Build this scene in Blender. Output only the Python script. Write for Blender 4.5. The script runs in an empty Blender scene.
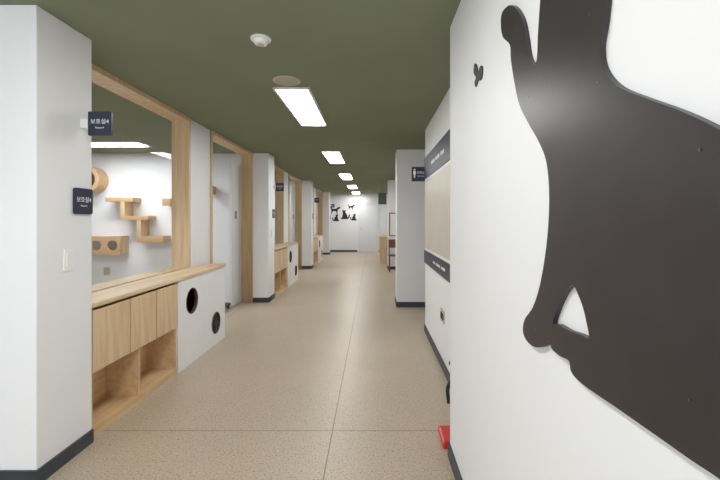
import bpy, math, random
from mathutils import Vector, Matrix
random.seed(3)
S=bpy.context.scene
COL=S.collection
S.view_settings.view_transform='Standard'
S.view_settings.look='None'
S.view_settings.exposure=0.13

# ---------------------------------------------------------------- materials
def srgb(r,g,b):
    f=lambda c:((c/255+0.055)/1.055)**2.4 if c/255>0.04045 else c/255/12.92
    return (f(r),f(g),f(b),1)
def newmat(name):
    m=bpy.data.materials.new(name); m.use_nodes=True
    nt=m.node_tree; b=nt.nodes['Principled BSDF']
    return m,nt,b
def N(nt,t,**kw):
    n=nt.nodes.new(t)
    for k,v in kw.items(): setattr(n,k,v)
    return n
def flat(name,c,rough=0.5,var=0.04,scale=6,bump=0.0,bscale=200,metal=0,spec=0.5):
    m,nt,b=newmat(name)
    tc=N(nt,'ShaderNodeTexCoord'); no=N(nt,'ShaderNodeTexNoise'); no.inputs['Scale'].default_value=scale
    no.inputs['Detail'].default_value=4
    nt.links.new(tc.outputs['Object'],no.inputs['Vector'])
    r=N(nt,'ShaderNodeValToRGB')
    r.color_ramp.elements[0].position=.3; r.color_ramp.elements[1].position=.7
    r.color_ramp.elements[0].color=tuple(x*(1-var) for x in c[:3])+(1,)
    r.color_ramp.elements[1].color=tuple(min(1,x*(1+var)) for x in c[:3])+(1,)
    nt.links.new(no.outputs['Fac'],r.inputs['Fac']); nt.links.new(r.outputs['Color'],b.inputs['Base Color'])
    b.inputs['Roughness'].default_value=rough; b.inputs['Metallic'].default_value=metal
    b.inputs['Specular IOR Level'].default_value=spec
    if bump>0:
        n2=N(nt,'ShaderNodeTexNoise'); n2.inputs['Scale'].default_value=bscale
        nt.links.new(tc.outputs['Object'],n2.inputs['Vector'])
        bp=N(nt,'ShaderNodeBump'); bp.inputs['Strength'].default_value=bump; bp.inputs['Distance'].default_value=.003
        nt.links.new(n2.outputs['Fac'],bp.inputs['Height']); nt.links.new(bp.outputs['Normal'],b.inputs['Normal'])
    return m
def wood(name,c1,c2,axis,rough=.45):
    m,nt,b=newmat(name)
    tc=N(nt,'ShaderNodeTexCoord'); mp=N(nt,'ShaderNodeMapping')
    sc=[14,14,14]; sc[axis]=1.0
    mp.inputs['Scale'].default_value=sc
    nt.links.new(tc.outputs['Object'],mp.inputs['Vector'])
    no=N(nt,'ShaderNodeTexNoise'); no.inputs['Scale'].default_value=1.6; no.inputs['Detail'].default_value=6; no.inputs['Distortion'].default_value=.6
    nt.links.new(mp.outputs['Vector'],no.inputs['Vector'])
    r=N(nt,'ShaderNodeValToRGB'); e=r.color_ramp.elements
    e[0].position=.32; e[0].color=c2; e[1].position=.62; e[1].color=c1
    nt.links.new(no.outputs['Fac'],r.inputs['Fac'])
    nt.links.new(r.outputs['Color'],b.inputs['Base Color'])
    b.inputs['Roughness'].default_value=rough
    return m
def emis(name,c,s):
    m,nt,b=newmat(name)
    b.inputs['Base Color'].default_value=(.9,.9,.9,1)
    b.inputs['Emission Color'].default_value=c; b.inputs['Emission Strength'].default_value=s
    return m

M_wall=flat('white_paint',srgb(237,238,240),.55,.012,2,.10,260)
M_wall2=flat('white_paint_room',srgb(235,238,243),.6,.012,2)
M_ceil=flat('green_ceiling_paint',srgb(130,137,115),.9,.05,1.2,.35,120,spec=.2)
M_base=flat('dark_grey_baseboard_vinyl',srgb(60,64,72),.5,.05)
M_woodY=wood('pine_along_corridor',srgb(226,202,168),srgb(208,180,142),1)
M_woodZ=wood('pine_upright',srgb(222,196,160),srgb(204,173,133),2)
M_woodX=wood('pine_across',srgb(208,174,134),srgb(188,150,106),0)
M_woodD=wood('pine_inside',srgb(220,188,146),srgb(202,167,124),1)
M_whitelam=flat('white_laminate',srgb(238,239,241),.35,.01)
M_navy=flat('navy_sign_plastic',srgb(38,43,64),.4,.03)
M_letter=flat('white_lettering',srgb(245,245,245),.5,.0)
M_black=flat('charcoal_cat_board',srgb(50,45,47),.36,.12,9)
M_black2=flat('black_sticker',srgb(35,34,36),.5,.05)
M_plastic=flat('white_plastic',srgb(240,240,238),.35,.01)
M_beigeplastic=flat('beige_plastic',srgb(190,184,165),.5,.02)
M_steel=flat('brushed_steel',srgb(170,172,175),.3,.03,metal=1)
M_screw=flat('dark_screw_steel',srgb(120,115,112),.4,.03,metal=1)
M_red=flat('red_enamel',srgb(200,40,28),.3,.03)
M_rubber=flat('black_rubber',srgb(25,25,27),.6,.05)
M_panel=flat('beige_notice_panel',srgb(200,192,178),.35,.03,3)
M_green=flat('green_sign_plastic',srgb(82,104,80),.5,.05)
M_door=flat('pale_grey_door_paint',srgb(226,229,233),.5,.01)
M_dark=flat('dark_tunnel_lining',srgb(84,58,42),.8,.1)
M_lamp=emis('lamp_diffuser',(1,.995,.98,1),21.0)
M_lampR=emis('room_lamp_diffuser',(.97,.985,1,1),24.0)

# glass
m,nt,b=newmat('window_glass'); nt.nodes.remove(b)
out=nt.nodes['Material Output']; t=N(nt,'ShaderNodeBsdfTransparent'); g=N(nt,'ShaderNodeBsdfGlossy'); g.inputs['Roughness'].default_value=.02
mx=N(nt,'ShaderNodeMixShader'); mx.inputs[0].default_value=.03
nt.links.new(t.outputs[0],mx.inputs[1]); nt.links.new(g.outputs[0],mx.inputs[2]); nt.links.new(mx.outputs[0],out.inputs[0])
M_glass=m

# floor
m,nt,b=newmat('speckled_beige_vinyl')
tc=N(nt,'ShaderNodeTexCoord')
big=N(nt,'ShaderNodeTexNoise'); big.inputs['Scale'].default_value=1.1; big.inputs['Detail'].default_value=5
nt.links.new(tc.outputs['Object'],big.inputs['Vector'])
r1=N(nt,'ShaderNodeValToRGB'); e=r1.color_ramp.elements
e[0].position=.3; e[0].color=srgb(180,165,144); e[1].position=.7; e[1].color=srgb(189,174,153)
nt.links.new(big.outputs['Fac'],r1.inputs['Fac'])
sp=N(nt,'ShaderNodeTexNoise'); sp.inputs['Scale'].default_value=100; sp.inputs['Detail'].default_value=2
nt.links.new(tc.outputs['Object'],sp.inputs['Vector'])
r2=N(nt,'ShaderNodeValToRGB'); e=r2.color_ramp.elements; e[0].position=.61; e[0].color=(0,0,0,1); e[1].position=.66; e[1].color=(1,1,1,1)
nt.links.new(sp.outputs['Fac'],r2.inputs['Fac'])
mixa=N(nt,'ShaderNodeMix',data_type='RGBA'); mixa.inputs['B'].default_value=srgb(112,92,74)
nt.links.new(r2.outputs['Color'],mixa.inputs['Factor']); nt.links.new(r1.outputs['Color'],mixa.inputs['A'])
sp2=N(nt,'ShaderNodeTexNoise'); sp2.inputs['Scale'].default_value=85; sp2.inputs['Detail'].default_value=1
mp=N(nt,'ShaderNodeMapping'); mp.inputs['Location'].default_value=(7,3,1)
nt.links.new(tc.outputs['Object'],mp.inputs['Vector']); nt.links.new(mp.outputs['Vector'],sp2.inputs['Vector'])
r3=N(nt,'ShaderNodeValToRGB'); e=r3.color_ramp.elements; e[0].position=.63; e[0].color=(0,0,0,1); e[1].position=.69; e[1].color=(1,1,1,1)
nt.links.new(sp2.outputs['Fac'],r3.inputs['Fac'])
mixb=N(nt,'ShaderNodeMix',data_type='RGBA'); mixb.inputs['B'].default_value=srgb(206,194,176)
nt.links.new(r3.outputs['Color'],mixb.inputs['Factor']); nt.links.new(mixa.outputs['Result'],mixb.inputs['A'])
sx=N(nt,'ShaderNodeSeparateXYZ'); nt.links.new(tc.outputs['Object'],sx.inputs[0])
def seam(sock,off,period,w):
    a=N(nt,'ShaderNodeMath',operation='SUBTRACT'); a.inputs[1].default_value=off-period/2
    nt.links.new(sock,a.inputs[0])
    f=N(nt,'ShaderNodeMath',operation='FLOORED_MODULO'); f.inputs[1].default_value=period; nt.links.new(a.outputs[0],f.inputs[0])
    s=N(nt,'ShaderNodeMath',operation='SUBTRACT'); s.inputs[1].default_value=period/2; nt.links.new(f.outputs[0],s.inputs[0])
    ab=N(nt,'ShaderNodeMath',operation='ABSOLUTE'); nt.links.new(s.outputs[0],ab.inputs[0])
    l=N(nt,'ShaderNodeMath',operation='LESS_THAN'); l.inputs[1].default_value=w; nt.links.new(ab.outputs[0],l.inputs[0])
    return l.outputs[0]
s1=seam(sx.outputs['X'],-.265,1.8,.0035); s2=seam(sx.outputs['Y'],2.62,9.0,.0035)
mxx=N(nt,'ShaderNodeMath',operation='MAXIMUM'); nt.links.new(s1,mxx.inputs[0]); nt.links.new(s2,mxx.inputs[1])
mu=N(nt,'ShaderNodeMath',operation='MULTIPLY'); mu.inputs[1].default_value=.8; nt.links.new(mxx.outputs[0],mu.inputs[0])
mixc=N(nt,'ShaderNodeMix',data_type='RGBA'); mixc.inputs['B'].default_value=srgb(104,88,72)
nt.links.new(mu.outputs[0],mixc.inputs['Factor']); nt.links.new(mixb.outputs['Result'],mixc.inputs['A'])
nt.links.new(mixc.outputs['Result'],b.inputs['Base Color'])
b.inputs['Roughness'].default_value=.37
M_floor=m

# ---------------------------------------------------------------- geometry helpers
def link(o): COL.objects.link(o); return o
def box(name,x0,x1,y0,y1,z0,z1,mat,bev=0):
    c=Vector(((x0+x1)/2,(y0+y1)/2,(z0+z1)/2)); h=Vector((abs(x1-x0)/2,abs(y1-y0)/2,abs(z1-z0)/2))
    v=[(sx_*h.x,sy*h.y,sz*h.z) for sx_ in(-1,1) for sy in(-1,1) for sz in(-1,1)]
    f=[(0,1,3,2),(4,6,7,5),(0,4,5,1),(2,3,7,6),(0,2,6,4),(1,5,7,3)]
    me=bpy.data.meshes.new(name); me.from_pydata(v,[],f); me.update()
    me.materials.append(mat)
    o=bpy.data.objects.new(name,me); o.location=c; link(o)
    if bev>0:
        md=o.modifiers.new('bevel','BEVEL'); md.width=bev; md.segments=2
    return o
def extr(name,loops,thick,plane,off,mat,bev=0):
    """2-D filled loops (holes allowed) extruded by thick. plane 'YZ': (u,v)->(Y,Z) at X=off ; 'XZ' at Y=off ; 'XY' at Z=off"""
    cu=bpy.data.curves.new(name,'CURVE'); cu.dimensions='2D'; cu.fill_mode='BOTH'; cu.extrude=thick/2-bev
    if bev>0: cu.bevel_depth=bev; cu.bevel_resolution=1; cu.offset=-bev
    for lp in loops:
        s=cu.splines.new('POLY'); s.points.add(len(lp)-1)
        for p,q in zip(s.points,lp): p.co=(q[0],q[1],0,1)
        s.use_cyclic_u=True
    t=bpy.data.objects.new('tmp',cu); link(t)
    dg=bpy.context.evaluated_depsgraph_get(); dg.update()
    me=bpy.data.meshes.new_from_object(t.evaluated_get(dg)); 
    bpy.data.objects.remove(t); bpy.data.curves.remove(cu)
    return place2d(me,name,plane,off,mat)
def place2d(me,name,plane,off,mat):
    if plane=='YZ': M=Matrix(((0,0,1,off),(1,0,0,0),(0,1,0,0),(0,0,0,1)))
    elif plane=='XZ': M=Matrix(((1,0,0,0),(0,0,-1,off),(0,1,0,0),(0,0,0,1)))
    else: M=Matrix(((1,0,0,0),(0,1,0,0),(0,0,1,off),(0,0,0,1)))
    me.transform(M)
    vs=[v.co for v in me.vertices]
    if vs:
        c=Vector([(min(v[i] for v in vs)+max(v[i] for v in vs))/2 for i in range(3)])
    else: c=Vector((0,0,0))
    me.transform(Matrix.Translation(-c))
    me.materials.clear(); me.materials.append(mat); me.name=name
    o=bpy.data.objects.new(name,me); o.location=c; return link(o)
def text(name,s,size,u,v,plane,off,mat,align='CENTER'):
    cu=bpy.data.curves.new(name,'FONT'); cu.body=s; cu.size=size; cu.align_x=align; cu.align_y='CENTER'; cu.extrude=.0006
    t=bpy.data.objects.new('tmp',cu); link(t)
    dg=bpy.context.evaluated_depsgraph_get(); dg.update()
    me=bpy.data.meshes.new_from_object(t.evaluated_get(dg)); bpy.data.objects.remove(t)
    me.transform(Matrix.Translation((u,v,0)))
    return place2d(me,name,plane,off,mat)
def circ(u,v,r,n=40): return [(u+r*math.cos(2*math.pi*i/n),v+r*math.sin(2*math.pi*i/n)) for i in range(n)]
def rect(a,b,c,d): return [(a,c),(b,c),(b,d),(a,d)]
def rrect(a,b,c,d,r,n=5):
    P=[]
    for (cx,cy,a0) in((b-r,c+r,-90),(b-r,d-r,0),(a+r,d-r,90),(a+r,c+r,180)):
        for i in range(n+1):
            t=math.radians(a0+90*i/n); P.append((cx+r*math.cos(t),cy+r*math.sin(t)))
    return P
def smooth(lp,n=5):
    out=[]; L=len(lp)
    for i in range(L):
        p0,p1,p2,p3=[Vector(lp[(i+k)%L]) for k in(-1,0,1,2)]
        for j in range(n):
            t=j/n
            q=.5*((2*p1)+(-p0+p2)*t+(2*p0-5*p1+4*p2-p3)*t*t+(-p0+3*p1-3*p2+p3)*t**3)
            out.append((q.x,q.y))
    return out
def cyl(name,c,r,h,mat,axis='Z',n=28,r2=None,bev=0):
    r2=r if r2 is None else r2
    v=[];f=[]
    for i in range(n):
        a=2*math.pi*i/n; v.append((r*math.cos(a),r*math.sin(a),-h/2))
    for i in range(n):
        a=2*math.pi*i/n; v.append((r2*math.cos(a),r2*math.sin(a),h/2))
    f.append(tuple(reversed(range(n)))); f.append(tuple(range(n,2*n)))
    for i in range(n): f.append((i,(i+1)%n,n+(i+1)%n,n+i))
    me=bpy.data.meshes.new(name); me.from_pydata(v,[],f); me.materials.append(mat)
    if axis=='X': me.transform(Matrix.Rotation(math.pi/2,4,'Y'))
    if axis=='Y': me.transform(Matrix.Rotation(math.pi/2,4,'X'))
    o=bpy.data.objects.new(name,me); o.location=c; link(o)
    if bev: 
        md=o.modifiers.new('bevel','BEVEL'); md.width=bev; md.segments=2; md.limit_method='ANGLE'
    return o
def struct(o,label=None):
    o['kind']='structure'
    if label: o['label']=label
    return o
def thing(name,label,cat,base,parts,group=None):
    e=bpy.data.objects.new(name,None); e.empty_display_size=.1; e.location=base; link(e)
    e['label']=label; e['category']=cat
    if group: e['group']=group
    for p in parts:
        p.parent=e; p.location=p.location-Vector(base)
    return e
def single(o,label,cat,group=None):
    o['label']=label; o['category']=cat
    if group:o['group']=group
    return o
def copy_thing(e,off,**props):
    n=e.copy(); COL.objects.link(n); n.location=e.location+Vector(off)
    for k,v in props.items(): n[k]=v
    def rec(src,dst):
        for c in src.children:
            cc=c.copy(); COL.objects.link(cc); cc.parent=dst; rec(c,cc)
    rec(e,n); return n

H=2.5; CH=1.38; F=400.; VX=373.; VY=220.
PER=4.62
# ---------------------------------------------------------------- shell
struct(box('floor',-6.1,3.2,-1.6,17.6,-.1,0,M_floor),'speckled beige vinyl corridor floor')
bpy.data.objects['floor'].data.transform(Matrix.Translation(bpy.data.objects['floor'].location)); bpy.data.objects['floor'].location=(0,0,0)
struct(box('ceiling',-6.1,3.2,-1.6,17.6,H,H+.1,M_ceil),'olive green painted ceiling')
struct(box('wall_end',-6.1,3.2,17.3,17.45,0,H,M_wall),'white end wall of the corridor')
struct(box('wall_far_left',-6.1,-6.0,-1.6,17.3,0,H,M_wall2))
struct(box('wall_right',.449,1.3,-1.6,2.33,0,H,M_wall),'white wall carrying the large cat silhouette')
struct(box('wall_right',.65,1.3,2.33,4.98,0,H,M_wall),'white wall carrying the notice board')
struct(box('wall_right',.38,3.2,6.35,6.75,0,H,M_wall),'white wall pier beside the restroom entrance')
struct(box('wall_right',.82,1.0,6.75,17.3,0,H,M_wall))
struct(box('wall_right',.42,.82,11.2,11.6,0,H,M_wall),'white wall pier')
struct(box('wall_far_right',3.1,3.2,-1.6,6.35,0,H,M_wall))
def bb(side,x0,x1,y0,y1,): return struct(box('baseboard_'+side,x0,x1,y0,y1,0.0,.08,M_base),'dark grey vinyl baseboard')
T=.012
bb('right',.449-T,.449,-1.6,2.33+T); bb('right',.449,.65-T,2.33,2.33+T); bb('right',.65-T,.65,2.33+T,4.98+T)
bb('right',.65,1.3,4.98,4.98+T)
bb('right',.38-T,3.1,6.35-T,6.35); bb('right',.38-T,.38,6.35,6.75+T); bb('right',.42-T,.82,11.2-T,11.2); bb('right',.42-T,.42,11.2,11.6)
bb('end',-1.99,-.68,17.3-T,17.3); bb('end',.24,.8,17.3-T,17.3)

# left side modules
tn=0
for k in range(4):
    o=k*PER
    p0,p1=2.08+o,2.49+o
    xl=-2.2
    struct(box('wall_left',xl,-1.75,p0,p1,0,H,M_wall,.004),'white painted pillar on the window side')
    bbL=[(-2.03,p0-T),(-1.75+T,p0-T),(-1.75+T,p1),(-1.75,p1),(-1.75,p0),(-2.03,p0)]
    if k==0: bbL[0]=(-6,p0-T); bbL[-1]=(-6,p0)
    struct(extr('baseboard_left',[bbL],.08,'XY',.04,M_base),'dark grey vinyl baseboard')
    struct(box('wall_partition',-6.0,xl,p0+.04,p1-.25,0,H,M_wall2 if k else M_wall),'white partition wall between rooms')
    if k==0:
        struct(box('wall_partition',-6.0,-2.2,p0,p0+.04,0,H,M_wall))
    if k==3:
        struct(box('wall_left',-2.18,-2.03,p1,17.3,0,H,M_wall)); break
    a,b_,c_,d_=p1,4.41+o,4.98+o,6.70+o
    struct(box('wall_left',-2.18,-2.03,a,b_,0,.83,M_wall),'low white wall under the glazing')
    struct(box('wall_left',-2.18,-2.03,b_,c_,0,H,M_wall),'white wall strip between two openings')
    w=.04
    tn+=1
    struct(extr('trim_%d'%tn,[rect(a,b_,.83,H),rect(a+w,b_-w,.83+w,H-w)],.19,'YZ',-2.105,M_woodZ),'light pine window frame lining')
    struct(box('window_%d'%tn,-2.113,-2.107,a+w,b_-w,.83+w,H-w,M_glass),'clear glass pane in a pine frame')
    tn+=1
    struct(extr('trim_%d'%tn,[[(c_,0),(c_+w,0),(c_+w,H-w),(d_-w,H-w),(d_-w,0),(d_,0),(d_,H),(c_,H)]],.19,'YZ',-2.105,M_woodZ),'light pine doorway frame lining')
    dl=box('door_%d'%(k+1),-2.26,-2.22,6.29+o,6.70+o,.01,2.3,M_door,.003); struct(dl,'white sliding door leaf parked open')
    hd=box('handle',-2.22,-2.19,6.42+o,6.44+o,1.40,1.52,M_steel,.003); hd.parent=dl; hd.location=hd.location-dl.location

# ---------------------------------------------------------------- cabinets
def make_cabinet():
    y0,y1=2.505,3.59; x0,x1=-2.025,-1.77; t=.02; parts=[]
    yd=3.03
    import bmesh
    bm=bmesh.new()
    def addb(a,b,c,d,e,f):
        r=bmesh.ops.create_cube(bm,size=1)
        for v in r['verts']:
            v.co=Vector(((a+b)/2+v.co.x*(b-a),(c+d)/2+v.co.y*(d-c),(e+f)/2+v.co.z*(f-e)))
    addb(x0,x1,y0,y0+t,0,.83); addb(x0,x1,y1-t,y1,0,.83); addb(x0,x0+.01,y0+t,y1-t,0,.83)
    addb(x0+.01,x1,y0+t,y1-t,0,.05); addb(x0+.01,x1,y0+t,y1-t,.41,.43); addb(x0+.01,x1,yd-.012,yd+.012,.05,.41)
    addb(x0+.01,x1-.06,y0+t,y1-t,.81,.83)
    me=bpy.data.meshes.new('cabinet_body'); bm.to_mesh(me); bm.free(); me.materials.append(M_woodD)
    ob=bpy.data.objects.new('cabinet_body',me); link(ob); parts.append(ob)
    for (a,b2) in((y0+.003,2.884),(2.897,3.233),(3.247,y1-.005)):
        d=box('cabinet_door',x1+.001,x1+.019,a,b2,.42,.812,M_woodZ,.003); parts.append(d)
    return thing('low_cabinet','light pine low cabinet with three doors above two open niches','cabinet',(-1.9,3.05,0),parts,'pine cabinets under the windows')
def make_tunnel():
    y0,y1=3.594,4.73; x0,x1=-2.025,-1.77; parts=[]
    fr=extr('front_panel',[rect(y0,y1,0,.83),circ(3.87,.60,.125),circ(4.46,.235,.12)],.02,'YZ',x1+.01,M_whitelam); parts.append(fr)
    for (yy,zz,r) in((3.87,.60,.125),(4.46,.235,.12)):
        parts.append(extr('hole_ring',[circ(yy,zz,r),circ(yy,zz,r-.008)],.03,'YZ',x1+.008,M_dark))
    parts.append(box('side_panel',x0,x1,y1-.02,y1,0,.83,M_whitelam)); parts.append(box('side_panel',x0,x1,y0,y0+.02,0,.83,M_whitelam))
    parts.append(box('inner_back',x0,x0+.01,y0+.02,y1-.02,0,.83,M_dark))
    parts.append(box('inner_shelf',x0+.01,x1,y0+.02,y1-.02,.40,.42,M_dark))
    return thing('cat_tunnel_box','white panel box with two round cat holes','cat house',(-1.9,4.16,0),parts,'white cat hole boxes')
def make_top():
    o=box('countertop',-2.008,-1.738,2.495,4.74,.832,.862,M_woodY,.003)
    return single(o,'long light pine countertop over cabinet and cat box','countertop','pine countertops')
cb,tb,ct=make_cabinet(),make_tunnel(),make_top()
for k in(1,2):
    copy_thing(cb,(0,k*PER,0)); copy_thing(tb,(0,k*PER,0)); n=ct.copy(); COL.objects.link(n); n.location.y+=k*PER

# ---------------------------------------------------------------- signs
nums=['4','3','2','1']
for k in range(4):
    o=k*PER; y=2.40+o
    parts=[extr('sign_plate',[rrect(-1.705,-1.565,1.885,2.03,.008)],.014,'XZ',y,M_navy)]
    parts.append(box('wall_bracket',-1.749,-1.705,y-.012,y+.012,1.93,1.985,M_plastic,.002))
    parts.append(text('lettering','보호실'+nums[k],.034,-1.635,1.968,'XZ',y-.0085,M_letter))
    parts.append(text('lettering_small','Room '+nums[k],.016,-1.635,1.932,'XZ',y-.0085,M_letter))
    thing('projecting_sign','navy square room sign reading 보호실%s, projecting from the pillar'%nums[k],'sign',(-1.75,y,1.885),parts,'projecting room signs')
    parts=[extr('sign_plate',[rrect(2.33+o,2.482+o,1.415,1.57,.015)],.01,'YZ',-1.7435,M_navy)]
    parts.append(text('lettering','보호실'+nums[k],.037,2.406+o,1.50,'YZ',-1.738,M_letter))
    parts.append(text('lettering_small','Room '+nums[k],.016,2.406+o,1.465,'YZ',-1.738,M_letter))
    thing('wall_sign','navy rounded square room plaque reading 보호실%s on a pillar'%nums[k],'sign',(-1.74,2.406+o,1.415),parts,'room plaques on pillars')
    parts=[box('switch_plate',-1.7495,-1.740,2.255+o,2.325+o,1.09,1.215,M_plastic,.002),box('rocker',-1.740,-1.735,2.27+o,2.31+o,1.115,1.19,M_plastic,.001)]
    thing('light_switch','white plastic light switch on a white pillar','light switch',(-1.7495,2.29+o,1.09),parts,'light switches')
# restroom sign
y=5.03
parts=[extr('sign_plate',[rrect(.48,.655,1.86,2.04,.006)],.014,'XZ',y-.06,M_navy),
       box('wall_bracket',.6,.649,y-.053,y-.05,1.9,2.0,M_navy)]
parts.append(extr('person_symbol',[circ(.515,2.005,.011,16)],.0015,'XZ',y-.068,M_letter))
parts.append(extr('person_symbol',[[(.500,1.99),(.530,1.99),(.532,1.945),(.524,1.945),(.523,1.90),(.517,1.90),(.515,1.94),(.513,1.90),(.507,1.90),(.506,1.945),(.498,1.945)]],.0015,'XZ',y-.068,M_letter))
parts.append(text('lettering','화장실',.036,.593,1.965,'XZ',y-.068,M_letter))
parts.append(text('lettering_small','Restroom',.02,.593,1.925,'XZ',y-.068,M_letter))
thing('restroom_sign','navy restroom sign with white person symbol projecting from wall','sign',(.649,y-.06,1.86),parts)

# ---------------------------------------------------------------- notice board on right wall
X=.65
parts=[box('back_board',X-.02,X,3.0,4.86,.87,2.12,M_plastic,.002),
 box('header_strip',X-.03,X-.02,3.0,4.86,1.87,2.12,M_navy,.002),
 box('footer_strip',X-.03,X-.02,3.0,4.86,.87,1.02,M_navy,.002),
 box('display_panel',X-.026,X-.02,3.05,4.80,1.05,1.84,M_panel,.002)]
for i in range(13):
    if i%5!=3: parts.append(box('title_mark',X-.0315,X-.03,3.5+i*.06,3.5+i*.06+random.choice([.035,.045]),1.97,2.005,M_letter))
for i in range(14):
    if i%6!=4: parts.append(box('title_mark',X-.0315,X-.03,3.45+i*.05,3.45+i*.05+.03,.935,.958,M_letter))
thing('notice_board','large notice board with navy header and beige panel','notice board',(X,3.93,.87),parts)
parts=[box('outlet_plate',X-.009,X,3.62,3.80,.43,.55,M_beigeplastic,.002),
       cyl('socket',(X-.011,3.67,.49),.034,.006,M_rubber,'X'),cyl('socket',(X-.011,3.75,.49),.034,.006,M_rubber,'X')]
thing('wall_outlet','double wall socket with dark inserts on white wall','socket',(X-.001,3.71,.43),parts)

# ---------------------------------------------------------------- big cat silhouette
def pw(px,py,Xw):
    d=F*Xw/(px-VX); return (d,CH+(VY-py)*d/F)
cat=[(508,6),(502,13),(501,25),(503,37),(510,45),(511,60),(515,85),(520,106),(529,124),(539,142),(546,160),(549,185),(549,215),(546,250),(540,285),(533,307),(525,319),(523,331),(527,341),(535,347),(544,346),
 (549,341),(552,349),(560,356),(569,361),(572,373),(585,386),(620,410),(660,438),(705,469),(745,490),(800,480),(850,430),(860,330),(830,230),(780,165),(720,130),(683,112),(648,99),(619,87),(604,70),(600,48),(604,20),(608,-20),(612,-55),(606,-85),(603,-125),(588,-100),(568,-102),(552,-130),(545,-90),(542,-55),(542,-20),(540,5),(538,35),(537,58),(534,65),(529,57),(526,38),(523,22),(518,11),(513,6)]
hole=[(573,285),(578,294),(583,307),(587,324),(589,338),(580,334),(568,330),(558,324),(553,324),(555,315),(560,302),(566,291)]
X1=.449
lp=[pw(*p,X1-.012) for p in smooth(cat,5)]
lh=[pw(*p,X1-.012) for p in smooth(hole,3)]
parts=[extr('silhouette_board',[lp,lh],.012,'YZ',X1-.0065,M_black)]
for (px,py) in((519,25),(545,84),(598,82),(528,97),(590,15),(536,330),(700,150),(690,400)):
    d,z=pw(px,py,.436); parts.append(cyl('screw',(X1-.013,d,z),.0025,.002,M_screw,'X',10))
thing('cat_silhouette','large charcoal cat cut-out board with raised paw, screwed to wall','wall decoration',(X1,.9,.9),parts)
bf=[(478,72),(476.3,65),(474.3,64),(473.8,73),(476,77.5),(474.6,82),(475.8,87),(478.2,80.5),(480.2,80.5),(482,76),(482.2,67),(480.3,66)]
single(extr('butterfly_cutout',[[pw(*p,.445) for p in smooth(bf,3)]],.005,'YZ',X1-.0025,M_black2),'small black butterfly cut-out on white wall','wall decoration')

# ---------------------------------------------------------------- ceiling things
def lamp(x0,x1,y0,y1,mat,grp,lab):
    f=.02
    parts=[extr('lamp_frame',[rect(x0,x1,y0,y1),rect(x0+f,x1-f,y0+f,y1-f)],.016,'XY',H-.0085,M_plastic),
           box('diffuser',x0+f,x1-f,y0+f,y1-f,H-.013,H-.006,mat)]
    return thing('ceiling_light',lab,'ceiling light',((x0+x1)/2,(y0+y1)/2,H),parts,grp)
L=lamp(-.845,-.535,3.37,4.70,M_lamp,'corridor ceiling panels','bright white rectangular LED ceiling panel')
for i in range(-1,5):
    if i: copy_thing(L,(0,3.13*i if i<4 else 12.3,0))
R=lamp(-4.55,-3.35,5.7,6.05,M_lampR,'room ceiling panels','bright white rectangular ceiling panel inside room')
R2=copy_thing(R,(0,-2.0,0))
for k in(1,2): copy_thing(R,(.6,PER*k,0)); 
parts=[cyl('detector_base',(-.69,2.46,H-.008),.062,.014,M_plastic,bev=.003),cyl('detector_head',(-.69,2.46,H-.028),.036,.028,M_plastic,r2=.048,bev=.004),
       cyl('sensor_ring',(-.69,2.46,H-.0445),.02,.006,M_beigeplastic)]
thing('smoke_detector','round white smoke detector on green ceiling','smoke detector',(-.69,2.46,H),parts)
parts=[cyl('speaker_rim',(-.69,3.2,H-.006),.11,.010,M_beigeplastic,bev=.003),cyl('speaker_grille',(-.69,3.2,H-.0125),.09,.004,flat('grille_grey_green',srgb(178,172,158),.7,.05))]
thing('ceiling_speaker','round beige ceiling speaker grille','speaker',(-.69,3.2,H),parts)

# ---------------------------------------------------------------- room behind window: cat furniture on partition
YP=2.08+PER+.04   # partition face
def PX(px,y=YP-.12): return (px-VX)*y/F
def PZ(py,y=YP-.12): return CH+(VY-py)*y/F
y0,y1=YP-.24,YP
def zz(name,px0,px1,py0,py1,mat=M_woodX): return box(name,PX(px0),PX(px1),y0,y1,PZ(py1),PZ(py0),mat,.003)
st=[('step_board',110,137,198,202),('step_board',125,152,216,220),('step_board',141,167,236,242)]
parts=[zz(*s) for s in st]+[zz('riser',125,129,202,216,M_woodZ),zz('riser',141,145,220,236,M_woodZ)]
thing('cat_stair_shelf','light pine zigzag cat step shelf on white wall','cat shelf',(PX(140),y1,PZ(242)),parts)
parts=[extr('house_front',[rect(PX(84),PX(125),PZ(254),PZ(236)),circ(PX(101),PZ(245),.08),circ(PX(117),PZ(245),.08)],.02,'XZ',y0+.01,M_woodX),
 box('house_body',PX(84)+.001,PX(125)-.001,y1-.02,y1,PZ(254),PZ(236),M_whitelam),
 box('house_top',PX(84),PX(125),y0+.02,y1-.02,PZ(236)-.018,PZ(236),M_woodX),box('house_bottom',PX(84),PX(125),y0+.02,y1-.02,PZ(254),PZ(254)+.018,M_woodX),
 box('house_side',PX(125)-.018,PX(125),y0+.02,y1-.02,PZ(254)+.018,PZ(236)-.018,M_woodZ)]
thing('cat_wall_house','pine box cat shelf with two round holes on wall','cat house',(PX(105),y1,PZ(254)),parts)
hx,hz=PX(91),PZ(180)
parts=[extr('house_ring',[circ(hx,hz,.215,32),circ(hx,hz,.185,32)],.22,'XZ',y1-.11,M_woodX),
       extr('house_face',[circ(hx,hz,.215,32),circ(hx,hz,.15,32)],.02,'XZ',y1-.231,M_woodX),
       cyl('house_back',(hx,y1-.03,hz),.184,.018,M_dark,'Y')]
thing('round_cat_pod','round pine cat pod fixed to white wall','cat house',(hx,y1,hz-.21),parts)
single(zz('small_shelf',166,174,199,206),'small light pine block shelf on white wall','shelf')
single(zz('small_shelf',206,213,186,194),'small light pine block shelf near the doorway','shelf')
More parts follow.
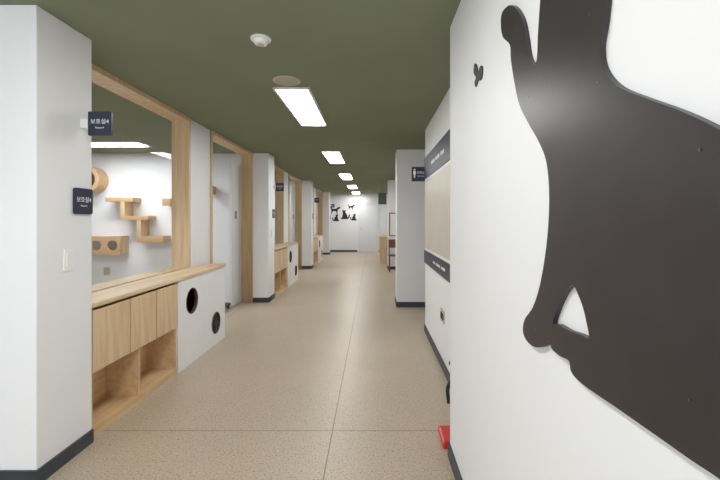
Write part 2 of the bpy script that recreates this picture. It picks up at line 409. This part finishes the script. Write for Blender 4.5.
o=box('wall_outlet',PX(99),PX(105),YP-.009,YP,PZ(276),PZ(268),M_beigeplastic,.002); single(o,'small beige socket plate on room wall','socket')
# dolly
dx,dy=-2.36,6.10
parts=[box('deck',dx-.12,dx+.14,dy-.16,dy+.16,.055,.085,M_rubber,.01)]
for sx_ in(-.09,.11):
    for sy in(-.12,.12):
        parts.append(cyl('caster',(dx+sx_,dy+sy,.0275),.0275,.02,M_rubber,'X'))
thing('rolling_dolly','low black dolly on four casters on the floor','dolly',(dx,dy,0),parts)

# ---------------------------------------------------------------- end wall
struct(box('door_5',-.62,.19,17.26,17.3,.0,2.08,M_door,.004),'pale grey door in end wall')
struct(extr('trim_10',[[(-.68,0),(-.625,0),(-.625,2.09),(.195,2.09),(.195,0),(.24,0),(.24,2.15),(-.68,2.15)]],.05,'XZ',17.275,M_wall),'white door frame')
h=cyl('handle',(-.52,17.24,1.0),.02,.06,M_steel,'Y'); h.parent=bpy.data.objects['door_5']; h.location=h.location-bpy.data.objects['door_5'].location
sit=[(0,0),(.34,0),(.46,.02),(.55,.12),(.58,.28),(.54,.32),(.50,.26),(.47,.14),(.42,.12),(.40,.25),(.32,.38),(.28,.46),(.31,.60),(.24,.57),(.17,.57),(.10,.61),(.09,.48),(.12,.40),(.10,.28),(.06,.12),(-.02,.03)]
walk=[(0,0),(.05,0),(.10,.16),(.34,.17),(.40,0),(.46,0),(.46,.2),(.50,.30),(.60,.36),(.66,.44),(.60,.52),(.56,.46),(.46,.48),(.42,.40),(.30,.36),(.10,.36),(.02,.44),(-.10,.52),(-.14,.48),(-.04,.38),(.0,.25)]
def ecat(sh,x,z,s,flip=1,lab=''):
    lp=[(x+flip*p[0]*s,z+p[1]*s) for p in smooth(sh,4)]
    single(extr('cat_cutout',[lp],.01,'XZ',17.295,M_black2),lab,'wall decoration','small cat cut-outs on the end wall')
ecat(walk,-1.80,1.66,.58,1,'black walking cat cut-out on the end wall')
ecat(sit,-1.47,1.33,.50,-1,'black sitting cat cut-out on the end wall, tail curling up')
ecat(sit,-1.38,1.42,.66,1,'black sitting cat cut-out on the end wall')
ecat(sit,-.71,1.36,.48,-1,'black sitting cat cut-out facing its neighbour')
ecat(walk,-1.05,1.84,.40,1,'small black walking cat cut-out above the others')

# ---------------------------------------------------------------- right side far things
def wb(name,*a,mat=M_woodZ): return box(name,*a,mat,.003)
parts=[wb('counter_body',.22,.60,12.6,14.4,0,.82),wb('counter_top',.18,.62,12.56,14.44,.82,.86,mat=M_woodY),
       wb('door',.24,.40,12.58,12.6,.08,.78),wb('door',.41,.58,12.58,12.6,.08,.78)]
thing('wooden_counter','light pine waist-high counter standing by the wall','counter',(.41,13.5,0),parts)
cx,cy=.55,10.75
M_frame=flat('brown_frame_wood',srgb(120,72,44),.4,.06)
parts=[box('seat',cx-.14,cx+.2,cy-.2,cy+.2,.42,.45,M_frame,.005),box('backrest',cx-.12,cx+.18,cy+.17,cy+.195,.62,.85,M_frame,.005)]
for a in(-.125,.165):
    for b2 in(-.18,.18):
        parts.append(box('leg',cx+a,cx+a+.03,cy+b2-.015,cy+b2+.015,0,.42 if b2<0 else .84,M_frame,.003))
thing('wooden_chair','brown wooden chair standing against a white pier','chair',(cx,cy,0),parts)
parts=[extr('picture_frame',[rect(.45,.75,.93,1.58),rect(.475,.725,.955,1.555)],.02,'XZ',11.19,M_frame),box('picture_sheet',.475,.725,11.185,11.196,.955,1.555,M_plastic)]
thing('framed_notice','white notice in a thin wooden frame on pier','picture frame',(.6,11.199,.93),parts)
parts=[box('sign_box',.16,.40,12.0,12.06,1.85,2.2,M_green,.004),box('hanger',.19,.2,12.02,12.03,2.2,H,M_steel),box('hanger',.36,.37,12.02,12.03,2.2,H,M_steel)]
thing('hanging_sign','plain green sign box hanging from the ceiling','sign',(.28,12.03,1.85),parts)

# ---------------------------------------------------------------- fire extinguisher just past the near wall end
ex,ey=.545,2.50
parts=[box('stand_base',ex-.125,ex+.08,ey-.1,ey+.1,0,.05,M_red,.012),
       cyl('cylinder',(ex,ey,.24),.06,.38,M_red,bev=.02),
       cyl('neck',(ex,ey,.45),.02,.05,M_steel),box('lever',ex-.07,ex+.03,ey-.012,ey+.012,.475,.495,M_rubber,.003)]
cu=bpy.data.curves.new('hose','CURVE'); cu.dimensions='3D'; cu.bevel_depth=.011; s=cu.splines.new('BEZIER'); s.bezier_points.add(2)
for bp,co in zip(s.bezier_points,((ex-.01,ey-.02,.42),(ex-.078,ey-.03,.36),(ex-.078,ey-.03,.25))):
    bp.co=co; bp.handle_left_type=bp.handle_right_type='AUTO'
t=bpy.data.objects.new('tmp',cu); link(t); dg=bpy.context.evaluated_depsgraph_get(); dg.update()
me=bpy.data.meshes.new_from_object(t.evaluated_get(dg)); bpy.data.objects.remove(t); me.materials.clear(); me.materials.append(M_rubber)
ho=bpy.data.objects.new('hose',me); link(ho); parts.append(ho)
thing('fire_extinguisher','red fire extinguisher on a red floor stand in wall recess','fire extinguisher',(ex,ey,0),parts)

# ---------------------------------------------------------------- light & camera
w=bpy.data.worlds.new('world'); S.world=w; w.use_nodes=True
w.node_tree.nodes['Background'].inputs[0].default_value=(.92,.955,1,1); w.node_tree.nodes['Background'].inputs[1].default_value=2.1
cam=bpy.data.cameras.new('camera'); cam.sensor_width=36; cam.lens=F/720*36; cam.shift_x=-13/720; cam.shift_y=-20/720; cam.clip_start=.05
co=bpy.data.objects.new('camera',cam); co.location=(0,0,CH); co.rotation_euler=(math.pi/2,0,0); link(co); S.camera=co
